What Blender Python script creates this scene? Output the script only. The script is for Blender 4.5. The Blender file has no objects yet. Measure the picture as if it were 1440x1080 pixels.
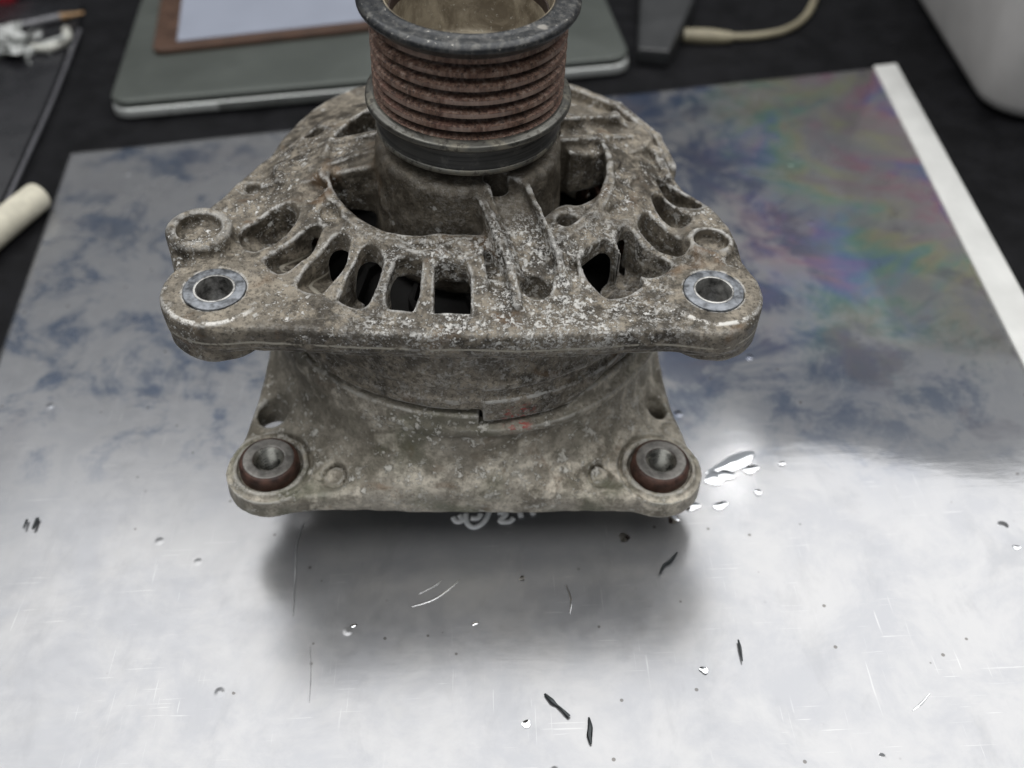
import bpy, bmesh, math, random
import numpy as np
from mathutils import Vector, Matrix
random.seed(7); rng = np.random.default_rng(11)
S = 0.001                                   # the script thinks in millimetres
scene = bpy.context.scene
COL = scene.collection
rad = math.radians

# ------------------------------------------------------------------ camera
F_PX = 1410.6
def cam_axes(pitch, roll, yaw):
    p, r, y = rad(pitch), rad(roll), rad(yaw)
    fw = Vector((math.sin(y)*math.cos(p), math.cos(y)*math.cos(p), -math.sin(p)))
    rt = Vector((math.cos(y), -math.sin(y), 0)); up = rt.cross(fw)
    R = math.cos(r)*rt + math.sin(r)*up; U = -math.sin(r)*rt + math.cos(r)*up
    return R, U, fw
def rotm(ax):                                # columns right, up, back
    R, U, F = ax
    return Matrix(((R.x, U.x, -F.x), (R.y, U.y, -F.y), (R.z, U.z, -F.z)))
AX_A = cam_axes(46.774, 2.995, 0.181)        # camera seen from the alternator's own frame
C_A = Vector((14.326, -230.39, 109.677))
AX_W = cam_axes(44.8, -2.6, 0.0)             # camera over the table: the alternator leans on it
ROT_AW = rotm(AX_W) @ rotm(AX_A).inverted()
C_W = Vector((0, 0, 17.0)) - ROT_AW @ (Vector((0, 0, -121)) - C_A)
ALT_M = Matrix.Translation((C_W - ROT_AW @ C_A) * S) @ ROT_AW.to_4x4()

cd = bpy.data.cameras.new('camera'); cam = bpy.data.objects.new('camera', cd); COL.objects.link(cam)
cam.matrix_world = Matrix.Translation(C_W*S) @ rotm(AX_W).to_4x4()
cd.sensor_width = 36; cd.lens = 36*F_PX/1440; cd.clip_start = 0.005; cd.clip_end = 20
cd.dof.use_dof = True; cd.dof.focus_distance = 0.249; cd.dof.aperture_fstop = 9.5
scene.camera = cam
scene.render.resolution_x, scene.render.resolution_y = 1024, 768

# ------------------------------------------------------------------ world, lamps, exposure
w = bpy.data.worlds.new('World'); scene.world = w; w.use_nodes = True
nt = w.node_tree; bg = nt.nodes['Background']
tc = nt.nodes.new('ShaderNodeTexCoord'); sx = nt.nodes.new('ShaderNodeSeparateXYZ')
rp = nt.nodes.new('ShaderNodeValToRGB')
nt.links.new(tc.outputs['Generated'], sx.inputs[0]); nt.links.new(sx.outputs['Z'], rp.inputs[0])
nt.links.new(rp.outputs[0], bg.inputs[0]); bg.inputs[1].default_value = 1.0
cr = rp.color_ramp; cr.elements[0].position = 0.0; cr.elements[0].color = (0.025, 0.026, 0.028, 1)
cr.elements[1].position = 1.0; cr.elements[1].color = (0.42, 0.44, 0.46, 1)
e = cr.elements.new(0.51); e.color = (0.05, 0.053, 0.056, 1)
e = cr.elements.new(0.62); e.color = (0.36, 0.375, 0.39, 1)
def area(name, loc, target, sx_, sy_, L, col):
    d = bpy.data.lights.new(name, 'AREA'); d.shape = 'RECTANGLE'; d.size = sx_*S; d.size_y = sy_*S
    d.energy = L*math.pi*sx_*sy_*S*S; d.color = col
    o = bpy.data.objects.new(name, d); COL.objects.link(o); o.location = Vector(loc)*S
    o.rotation_euler = (Vector(target)-Vector(loc)).to_track_quat('-Z', 'Y').to_euler()
    return o
area('ceiling_light', (150, 120, 1000), (150, 120, 0), 1900, 1340, 2.3, (1.0, 0.99, 0.975))
area('front_fill', (-250, -900, 620), (0, 0, 60), 900, 600, 1.1, (0.97, 0.985, 1.0))  # added soft fill from behind the camera for the front faces, not a real window
area('small_lamp', (330, 700, 900), (0, 0, 60), 30, 30, 24.0, (1.0, 0.98, 0.95))
vs = scene.view_settings; vs.view_transform = 'Standard'; vs.look = 'None'; vs.exposure = 0; vs.gamma = 1
vs.use_curve_mapping = False

def ray(px, py, ax):
    R, U, F = ax
    return F + R*((px-720)/F_PX) - U*((py-540)/F_PX)
def at(px, py, z=0.0):                       # point on the table (or z mm above it), world mm
    d = ray(px, py, AX_W); return C_W + d*((z-C_W.z)/d.z)
def al(px, py, z):                           # point on a plane across the alternator's axis
    d = ray(px, py, AX_A); q = C_A + d*((z-C_A.z)/d.z); return (q.x, q.y)
def als(pts, z): return [al(x, y, z) for x, y in pts]

# ------------------------------------------------------------------ node helpers
class NT:
    def __init__(s, name):
        s.m = bpy.data.materials.new(name); s.m.use_nodes = True; s.t = s.m.node_tree
        s.b = s.t.nodes['Principled BSDF']; s.o = s.t.nodes['Material Output']
        s.tc = s.n('ShaderNodeTexCoord'); s.P = s.tc.outputs['Object']
    def n(s, k, **kw):
        x = s.t.nodes.new(k)
        for a, b in kw.items(): setattr(x, a, b)
        return x
    def l(s, a, b): s.t.links.new(a, b)
    def setin(s, inp, v):
        if hasattr(v, 'is_linked') or isinstance(v, bpy.types.NodeSocket): s.l(v, inp)
        else: inp.default_value = v
    def noise(s, scale, detail=4, rough=0.55, dist=0.0, vec=None, out='Fac'):
        x = s.n('ShaderNodeTexNoise'); x.inputs['Scale'].default_value = scale; x.inputs['Detail'].default_value = detail
        x.inputs['Roughness'].default_value = rough; x.inputs['Distortion'].default_value = dist
        s.l(vec or s.P, x.inputs['Vector']); return x.outputs[out]
    def vor(s, scale, feat='F1', vec=None, rnd=1.0, out='Distance'):
        x = s.n('ShaderNodeTexVoronoi', feature=feat); x.inputs['Scale'].default_value = scale
        x.inputs['Randomness'].default_value = rnd
        s.l(vec or s.P, x.inputs['Vector']); return x.outputs[out]
    def mapv(s, sc=(1,1,1), loc=(0,0,0), rot=(0,0,0), vec=None):
        x = s.n('ShaderNodeMapping'); x.inputs['Scale'].default_value = sc; x.inputs['Location'].default_value = loc
        x.inputs['Rotation'].default_value = rot; s.l(vec or s.P, x.inputs['Vector']); return x.outputs[0]
    def step(s, v, a, b, lo=0.0, hi=1.0, smooth=True):
        x = s.n('ShaderNodeMapRange'); x.interpolation_type = 'SMOOTHSTEP' if smooth else 'LINEAR'
        s.l(v, x.inputs[0]); x.inputs[1].default_value = a; x.inputs[2].default_value = b
        x.inputs[3].default_value = lo; x.inputs[4].default_value = hi; return x.outputs[0]
    def mix(s, f, a, b, mode='MIX'):
        x = s.n('ShaderNodeMix', data_type='RGBA', blend_type=mode)
        s.setin(x.inputs[0], f)
        for i, v in ((6, a), (7, b)):
            if isinstance(v, (tuple, list)) and len(v) == 3: v = (*v, 1)
            s.setin(x.inputs[i], v)
        return x.outputs[2]
    def math(s, op, a, b=0.0, c=None):
        x = s.n('ShaderNodeMath', operation=op); s.setin(x.inputs[0], a); s.setin(x.inputs[1], b)
        if c is not None: s.setin(x.inputs[2], c)
        return x.outputs[0]
    def ramp(s, v, *stops):
        x = s.n('ShaderNodeValToRGB'); r = x.color_ramp
        r.elements[0].position, r.elements[0].color = stops[0][0], (*stops[0][1], 1)
        r.elements[1].position, r.elements[1].color = stops[-1][0], (*stops[-1][1], 1)
        for p, c in stops[1:-1]:
            e = r.elements.new(p); e.color = (*c, 1)
        s.l(v, x.inputs[0]); return x.outputs[0]
    def bump(s, h, dist, strength=1.0, nrm=None):
        x = s.n('ShaderNodeBump'); x.inputs['Strength'].default_value = strength; x.inputs['Distance'].default_value = dist
        s.l(h, x.inputs['Height'])
        if nrm: s.l(nrm, x.inputs['Normal'])
        return x.outputs[0]
    def fin(s, col=None, rough=None, metal=None, nrm=None, spec=None):
        for k, v in (('Base Color', col), ('Roughness', rough), ('Metallic', metal), ('Normal', nrm), ('Specular IOR Level', spec)):
            if v is None: continue
            if isinstance(v, tuple) and len(v) == 3: v = (*v, 1)
            s.setin(s.b.inputs[k], v)
        return s.m

def cast_metal(name, base, dark, chalk, chalk_amt, brown=(0.17, 0.10, 0.05), fine=1.0, green=0.0, front_chalk=False, wear=(), paint=None, seam=None, soot=0.6, oily=False, patchy=None):
    """Weathered die-cast aluminium: grime, oxide bloom in small flakes, pitting, rubbed bright edges."""
    t = NT(name)
    big = t.noise(45, 4, 0.6, 0.4); mid = t.noise(210, 5, 0.65, 0.3); sm = t.noise(900, 4, 0.7)
    c = t.mix(t.step(big, 0.35, 0.66), dark, base)
    c = t.mix(t.step(mid, 0.42, 0.66, 0, 0.8), c, tuple(min(1, x*1.8) for x in base))
    c = t.mix(t.step(sm, 0.50, 0.62, 0, soot), c, tuple(x*0.42 for x in dark))
    c = t.mix(t.step(t.noise(70, 3, 0.6, 0.8), 0.60, 0.74, 0, 0.55), c, brown)
    if green: c = t.mix(t.step(t.noise(38, 3, 0.6, 0.5), 0.5, 0.7, 0, green), c, (0.085, 0.10, 0.055))
    if patchy: c = t.mix(t.step(t.noise(24, 4, 0.65, 0.4, t.mapv((1,1,1), (2,0,1))), 0.46, 0.58, 0, 0.6), c, patchy)
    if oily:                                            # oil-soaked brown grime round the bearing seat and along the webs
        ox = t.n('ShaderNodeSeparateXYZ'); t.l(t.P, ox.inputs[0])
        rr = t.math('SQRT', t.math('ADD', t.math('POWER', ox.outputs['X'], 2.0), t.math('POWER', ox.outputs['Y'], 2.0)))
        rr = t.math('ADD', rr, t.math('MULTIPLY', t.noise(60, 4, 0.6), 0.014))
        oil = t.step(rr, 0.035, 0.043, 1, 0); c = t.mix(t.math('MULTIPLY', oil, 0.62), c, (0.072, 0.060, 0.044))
    patch = t.step(t.noise(55, 5, 0.75, 0.6), 0.43, 0.56)
    if front_chalk:
        sp = t.n('ShaderNodeSeparateXYZ'); t.l(t.P, sp.inputs[0])
        bx = t.math('ABSOLUTE', t.math('SUBTRACT', sp.outputs['X'], 0.016))
        m = t.math('MULTIPLY', t.step(bx, 0.020, 0.055, 1, 0), t.step(sp.outputs['Y'], -0.030, -0.010, 1, 0))
        patch = t.math('MAXIMUM', patch, t.math('MULTIPLY', m, 0.9))
        patch = t.math('MULTIPLY', patch, t.step(sp.outputs['Z'], -0.062, -0.059, 0.45, 1))
    for (ex, ey, ez, r) in wear:                       # machined ear faces hold little oxide
        x = t.n('ShaderNodeVectorMath', operation='DISTANCE'); t.l(t.P, x.inputs[0]); x.inputs[1].default_value = (ex*S, ey*S, ez*S)
        patch = t.math('MULTIPLY', patch, t.step(x.outputs['Value'], 0.010, 0.0135, 0.1, 1))
    fl = t.noise(520*fine, 5, 0.75, 0.15); fl2 = t.noise(1250*fine, 3, 0.7, 0.1)
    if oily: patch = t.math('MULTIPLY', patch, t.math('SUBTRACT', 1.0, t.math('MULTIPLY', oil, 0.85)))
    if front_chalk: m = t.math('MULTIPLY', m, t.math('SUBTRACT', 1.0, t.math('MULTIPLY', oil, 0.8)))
    dense = t.math('MULTIPLY', m, t.math('MULTIPLY', t.step(t.noise(760, 4, 0.8, 0.1), 0.50, 0.56), t.step(t.noise(120, 3, 0.6), 0.40, 0.55))) if front_chalk else None
    flake = t.math('MULTIPLY', t.math('MAXIMUM', t.step(fl, 0.56, 0.60), t.math('MULTIPLY', t.step(t.vor(1150*fine), 0.26, 0.36, 1, 0), t.step(fl2, 0.50, 0.56))), patch)
    if front_chalk: flake = t.math('MAXIMUM', flake, t.math('MULTIPLY', dense, t.step(sp.outputs['Z'], -0.062, -0.059, 0.25, 0.85)))
    geo = t.n('ShaderNodeNewGeometry'); edge = t.step(geo.outputs['Pointiness'], 0.508, 0.545)
    edge = t.math('MULTIPLY', edge, t.step(t.noise(300, 4, 0.7), 0.40, 0.56))
    c = t.mix(t.math('MULTIPLY', edge, 0.75), c, tuple(x*0.8 for x in chalk))
    c = t.mix(t.math('MULTIPLY', flake, chalk_amt), c, chalk)
    def dist(p):
        x = t.n('ShaderNodeVectorMath', operation='DISTANCE'); t.l(t.P, x.inputs[0]); x.inputs[1].default_value = Vector(p)*S; return x.outputs['Value']
    sz = t.n('ShaderNodeSeparateXYZ'); t.l(t.P, sz.inputs[0])
    for (ex, ey, ez, r) in wear:                       # rubbed bare metal on the front rim of an ear
        x = t.math('ABSOLUTE', t.math('SUBTRACT', dist((ex, ey, ez)), r*S))
        m = t.math('MULTIPLY', t.step(x, 0.0002, 0.0008, 1, 0), t.step(sz.outputs['Y'], (ey-9)*S, (ey-5)*S, 1, 0))
        m = t.math('MULTIPLY', m, t.step(sz.outputs['Z'], (ez-2.2)*S, (ez-1.2)*S)); m = t.math('MULTIPLY', m, t.step(t.noise(210, 6, 0.8), 0.45, 0.52))
        c = t.mix(m, c, (0.66, 0.64, 0.60))
    if seam is not None:
        x = t.math('ABSOLUTE', t.math('SUBTRACT', t.math('ADD', sz.outputs['Z'], t.math('MULTIPLY', t.noise(60, 3, 0.6), 0.0012)), (seam+0.6)*S))
        m = t.math('MULTIPLY', t.step(x, 0.0002, 0.00045, 1, 0), t.step(t.noise(110, 4, 0.7), 0.42, 0.50)); m = t.math('MULTIPLY', m, t.step(sz.outputs['Y'], -0.030, -0.022, 1, 0)); c = t.mix(t.math('MULTIPLY', m, 0.85), c, (0.46, 0.43, 0.36))
    if paint is not None:
        m = t.math('MULTIPLY', t.step(dist(paint), 0.003, 0.0065, 1, 0), t.step(t.noise(620, 4, 0.75, 0.1, t.mapv((0.6, 1, 1.3))), 0.53, 0.56)); c = t.mix(m, c, (0.40, 0.07, 0.06))
    h = t.math('ADD', t.math('MULTIPLY', mid, 0.5), t.math('MULTIPLY', sm, 0.35))
    h = t.math('ADD', h, t.math('MULTIPLY', flake, 0.25))
    rough = t.step(mid, 0.3, 0.7, 0.42, 0.68)
    metal = t.math('MULTIPLY', t.math('SUBTRACT', 1.0, flake), 0.35)
    return t.fin(c, rough, metal, t.bump(h, 0.0011, 0.95), 0.45)

M = {}
PAINT = (*al(733, 594, -88.5), -88.5)
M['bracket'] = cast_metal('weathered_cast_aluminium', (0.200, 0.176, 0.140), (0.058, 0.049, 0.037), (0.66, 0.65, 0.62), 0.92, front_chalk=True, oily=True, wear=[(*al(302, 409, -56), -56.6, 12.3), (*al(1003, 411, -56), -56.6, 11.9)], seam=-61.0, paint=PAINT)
M['rear'] = cast_metal('stained_cast_aluminium', (0.42, 0.385, 0.325), (0.16, 0.14, 0.105), (0.60, 0.58, 0.53), 0.8, fine=0.55, green=0.6, paint=PAINT, soot=0.35, patchy=(0.15, 0.135, 0.105))

def simple(name, col, rough=0.5, metal=0.0, var=0.25, scale=120, bump=0.0, spec=None):
    t = NT(name); n = t.noise(scale, 5, 0.65)
    c = t.mix(t.step(n, 0.3, 0.7), tuple(x*(1-var) for x in col), tuple(min(1, x*(1+var)) for x in col))
    nr = t.bump(n, bump, 0.6) if bump else None
    return t.fin(c, t.step(n, 0.3, 0.7, max(0, rough-0.08), min(1, rough+0.08)), metal, nr, spec)

# pulley finishes
def rust():
    t = NT('rusty_ribbed_steel')
    st = t.noise(1.0, 5, 0.7, 0, t.mapv((900, 900, 160))); sp = t.noise(1500, 3, 0.7); big = t.noise(60, 4, 0.6)
    c = t.ramp(st, (0.32, (0.035, 0.022, 0.019)), (0.44, (0.105, 0.055, 0.038)), (0.54, (0.19, 0.118, 0.085)), (0.70, (0.34, 0.27, 0.23)))
    c = t.mix(t.step(sp, 0.54, 0.60, 0, 0.8), c, (0.02, 0.014, 0.013))
    c = t.mix(t.step(big, 0.5, 0.7, 0, 0.5), c, (0.16, 0.065, 0.05))
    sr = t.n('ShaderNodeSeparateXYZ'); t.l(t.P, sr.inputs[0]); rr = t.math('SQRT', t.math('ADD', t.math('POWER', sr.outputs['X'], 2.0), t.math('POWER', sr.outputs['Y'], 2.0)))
    c = t.mix(t.step(rr, 0.0222, 0.0236, 0.85, 0), c, (0.025, 0.018, 0.016))          # groove valleys darkened: shade between the ribs put into the colour
    c = t.mix(t.math('MULTIPLY', t.step(rr, 0.02415, 0.02425), t.step(t.noise(90, 3, 0.6), 0.42, 0.6, 0.1, 0.6)), c, (0.34, 0.26, 0.22))  # crests rubbed by the belt
    geo = t.n('ShaderNodeNewGeometry')
    c = t.mix(t.math('MULTIPLY', t.step(geo.outputs['Pointiness'], 0.52, 0.58), t.step(st, 0.40, 0.62, 0.1, 0.8)), c, (0.36, 0.29, 0.26))
    return t.fin(c, t.step(st, 0.3, 0.7, 0.42, 0.7), 0.3, t.bump(st, 0.0002, 0.5))
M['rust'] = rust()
def blacksteel():
    t = NT('scuffed_black_steel')
    n = t.noise(230, 5, 0.7, 0.4); f = t.noise(1100, 3, 0.7); v = t.noise(500, 2, 0.5)
    c = t.mix(t.step(t.noise(700, 4, 0.7), 0.45, 0.62), (0.038, 0.040, 0.043), (0.085, 0.085, 0.082))
    c = t.mix(t.step(n, 0.52, 0.66, 0, 0.55), c, (0.19, 0.185, 0.17))
    geo = t.n('ShaderNodeNewGeometry')
    ed = t.math('MULTIPLY', t.step(geo.outputs['Pointiness'], 0.51, 0.56), t.step(n, 0.35, 0.6))
    c = t.mix(t.math('MULTIPLY', ed, 0.8), c, (0.34, 0.32, 0.29))
    c = t.mix(t.step(f, 0.66, 0.70), c, (0.55, 0.53, 0.48))
    return t.fin(c, t.step(n, 0.3, 0.7, 0.25, 0.5), 0.5, t.bump(n, 0.0002, 0.5))
M['black_steel'] = blacksteel()
def drumsteel():
    t = NT('dull_grey_steel'); st = t.noise(1.0, 4, 0.6, 0, t.mapv((30, 30, 900))); n = t.noise(160, 5, 0.65)
    c = t.mix(t.step(st, 0.35, 0.65), (0.09, 0.088, 0.08), (0.22, 0.215, 0.19))
    c = t.mix(t.step(n, 0.50, 0.62, 0, 0.7), c, (0.27, 0.25, 0.20)); c = t.mix(t.step(t.noise(600, 4, 0.7), 0.52, 0.62, 0, 0.7), c, (0.05, 0.045, 0.038))
    return t.fin(c, t.step(n, 0.3, 0.7, 0.3, 0.5), 0.6, t.bump(st, 0.0001, 0.4))
M['drum'] = drumsteel()
def basesteel():
    t = NT('dark_turned_steel'); st = t.noise(1.0, 4, 0.6, 0, t.mapv((25, 25, 1100))); n = t.noise(240, 5, 0.7)
    c = t.mix(t.step(st, 0.35, 0.65), (0.045, 0.045, 0.044), (0.095, 0.094, 0.09)); c = t.mix(t.step(n, 0.55, 0.68, 0, 0.5), c, (0.17, 0.165, 0.15))
    return t.fin(c, t.step(n, 0.3, 0.7, 0.32, 0.5), 0.5, t.bump(st, 0.0001, 0.4))
M['base_steel'] = basesteel()
def cup():
    t = NT('tan_pulley_bore'); n = t.noise(110, 5, 0.7, 0.5); f = t.noise(900, 3, 0.7)
    c = t.mix(t.step(n, 0.35, 0.68), (0.115, 0.092, 0.062), (0.30, 0.26, 0.19))
    c = t.mix(t.step(f, 0.62, 0.70, 0, 0.6), c, (0.42, 0.40, 0.34))
    return t.fin(c, 0.6, 0.2, t.bump(n, 0.0005, 0.6))
M['bore'] = cup()
M['bushing'] = simple('blue_grey_zinc_plating', (0.17, 0.18, 0.195), 0.4, 0.5, 0.75, 300, 0.0002)
M['steel_thread'] = simple('bright_thread_steel', (0.26, 0.255, 0.23), 0.3, 0.9, 0.4, 300)
M['collar'] = simple('worn_grey_steel', (0.21, 0.20, 0.185), 0.4, 0.5, 0.4, 350, 0.0001)
M['bright'] = simple('rubbed_bright_steel', (0.34, 0.335, 0.32), 0.35, 0.7, 0.75, 260, 0.0002)
M['rust_ring'] = simple('brown_rusted_steel', (0.062, 0.030, 0.021), 0.55, 0.2, 0.6, 260, 0.0003)
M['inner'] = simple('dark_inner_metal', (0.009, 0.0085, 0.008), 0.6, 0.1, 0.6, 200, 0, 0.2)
M['copper'] = simple('varnished_copper', (0.22, 0.13, 0.10), 0.25, 0.6, 0.4, 300)
M['cover'] = simple('black_plastic_cover', (0.02, 0.02, 0.021), 0.45, 0.0, 0.3, 150)

# ------------------------------------------------------------------ mesh helpers
def link(name, me, mat, parent=None, smooth=True):
    o = bpy.data.objects.new(name, me); COL.objects.link(o)
    if mat: me.materials.append(mat)
    if smooth: me.polygons.foreach_set('use_smooth', [True]*len(me.polygons))
    if parent: o.parent = parent
    return o
def tag(o, label=None, cat=None, group=None, kind=None):
    for k, v in (('label', label), ('category', cat), ('group', group), ('kind', kind)):
        if v: o[k] = v
    return o
def empty(name, loc=(0,0,0), rz=0):
    o = bpy.data.objects.new(name, None); COL.objects.link(o); o.location = Vector(loc)*S; o.rotation_euler = (0,0,rz)
    o.empty_display_size = 0.01; return o
def from_np(name, V, Q):
    me = bpy.data.meshes.new(name); me.vertices.add(len(V)); me.vertices.foreach_set('co', (V*S).astype(np.float32).ravel())
    n = len(Q); k = Q.shape[1]; me.loops.add(n*k); me.loops.foreach_set('vertex_index', Q.astype(np.int32).ravel())
    me.polygons.add(n); me.polygons.foreach_set('loop_start', np.arange(0, n*k, k, dtype=np.int32))
    me.update(calc_edges=True); me.validate(); return me
def lathe(name, prof, mat, parent, c=(0,0), seg=160, closed=True, wob=0.0, sharp=35):
    """prof: list of (r, z); revolved about a vertical axis through c."""
    P = np.array(prof, float); n = len(P); a = np.linspace(0, 2*np.pi, seg, endpoint=False)
    jr = 1 + wob*(np.sin(3*a+1)+0.6*np.sin(7*a+2)+0.5*np.sin(17*a))/60
    V = np.zeros((seg, n, 3)); V[:, :, 0] = c[0]+P[:, 0][None]*np.cos(a)[:, None]*jr[:, None]
    V[:, :, 1] = c[1]+P[:, 0][None]*np.sin(a)[:, None]*jr[:, None]; V[:, :, 2] = P[:, 1][None]
    i = np.arange(seg)[:, None]; j = np.arange(n if closed else n-1)[None]; i2 = (i+1) % seg; j2 = (j+1) % n
    Q = np.stack([i*n+j, i2*n+j, i2*n+j2, i*n+j2], -1).reshape(-1, 4)
    me = from_np(name, V.reshape(-1, 3), Q); o = link(name, me, mat, parent)
    me.set_sharp_from_angle(angle=rad(sharp)); return o
def rprof(pts, r=0.5, seg=3):
    """round the corners of a closed (r, z) profile"""
    out = []; n = len(pts)
    for i in range(n):
        a, b, c = (Vector(pts[(i+k) % n]) for k in (-1, 0, 1))
        u, v = (a-b), (c-b); k = min(r, u.length*0.45, v.length*0.45)
        if u.length < 1e-6 or v.length < 1e-6: out.append(tuple(b)); continue
        p, q = b+u.normalized()*k, b+v.normalized()*k
        for s_ in range(seg+1):
            t = s_/seg; out.append(tuple(p*(1-t)**2 + b*2*t*(1-t) + q*t*t))
    return out
def prism(name, pts, z0, z1, mat, parent=None, bev=0.0, seg=3):
    bm = bmesh.new(); vs_ = [bm.verts.new((p[0]*S, p[1]*S, z0*S)) for p in pts]; f = bm.faces.new(vs_)
    r = bmesh.ops.extrude_face_region(bm, geom=[f])
    bmesh.ops.translate(bm, vec=(0, 0, (z1-z0)*S), verts=[g for g in r['geom'] if isinstance(g, bmesh.types.BMVert)])
    bmesh.ops.recalc_face_normals(bm, faces=bm.faces)
    if bev:
        es = [e for e in bm.edges if len(e.link_faces) == 2 and e.calc_face_angle(0) > 0.9]
        bmesh.ops.bevel(bm, geom=es, offset=bev*S, segments=seg, profile=0.5, affect='EDGES', clamp_overlap=True)
    me = bpy.data.meshes.new(name); bm.to_mesh(me); bm.free()
    o = link(name, me, mat, parent); me.set_sharp_from_angle(angle=rad(40)); return o
def rrect(cx, cy, w_, h_, r, rz=0, n=6, four=None):
    pts = []
    for (sx_, sy_, a0) in ((1,1,0),(-1,1,90),(-1,-1,180),(1,-1,270)):
        for k in range(n+1):
            a = rad(a0+90*k/n); x = sx_*(w_/2-r)+r*math.cos(a); y = sy_*(h_/2-r)+r*math.sin(a)
            pts.append((cx+x*math.cos(rz)-y*math.sin(rz), cy+x*math.sin(rz)+y*math.cos(rz)))
    return pts
def tube(name, pts, radii, mat, parent=None, seg=12, sub=6):
    P = [Vector(p) for p in pts]; n = len(P); C = []; Rr = []
    for i in range(n-1):
        p0, p1, p2, p3 = P[max(i-1, 0)], P[i], P[i+1], P[min(i+2, n-1)]
        for k in range(sub):
            t = k/sub; C.append(0.5*((2*p1)+(p2-p0)*t+(2*p0-5*p1+4*p2-p3)*t*t+(3*p1-p0-3*p2+p3)*t**3))
            Rr.append(radii[i]*(1-t)+radii[i+1]*t)
    C.append(P[-1]); Rr.append(radii[-1]); V = []; m = len(C)
    for i in range(m):
        T = (C[min(i+1, m-1)]-C[max(i-1, 0)]).normalized(); A = T.cross(Vector((0,0,1)))
        if A.length < 1e-3: A = T.cross(Vector((1,0,0)))
        A.normalize(); B = A.cross(T)
        for k in range(seg):
            a = 2*math.pi*k/seg; V.append(C[i]+(A*math.cos(a)+B*math.sin(a))*Rr[i])
    F = [(i*seg+k, i*seg+(k+1) % seg, (i+1)*seg+(k+1) % seg, (i+1)*seg+k) for i in range(m-1) for k in range(seg)]
    F += [tuple(range(seg))[::-1], tuple(range((m-1)*seg, m*seg))]
    me = bpy.data.meshes.new(name); me.from_pydata([tuple(v*S) for v in V], [], F)
    o = link(name, me, mat, parent); me.set_sharp_from_angle(angle=rad(50)); return o

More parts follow.
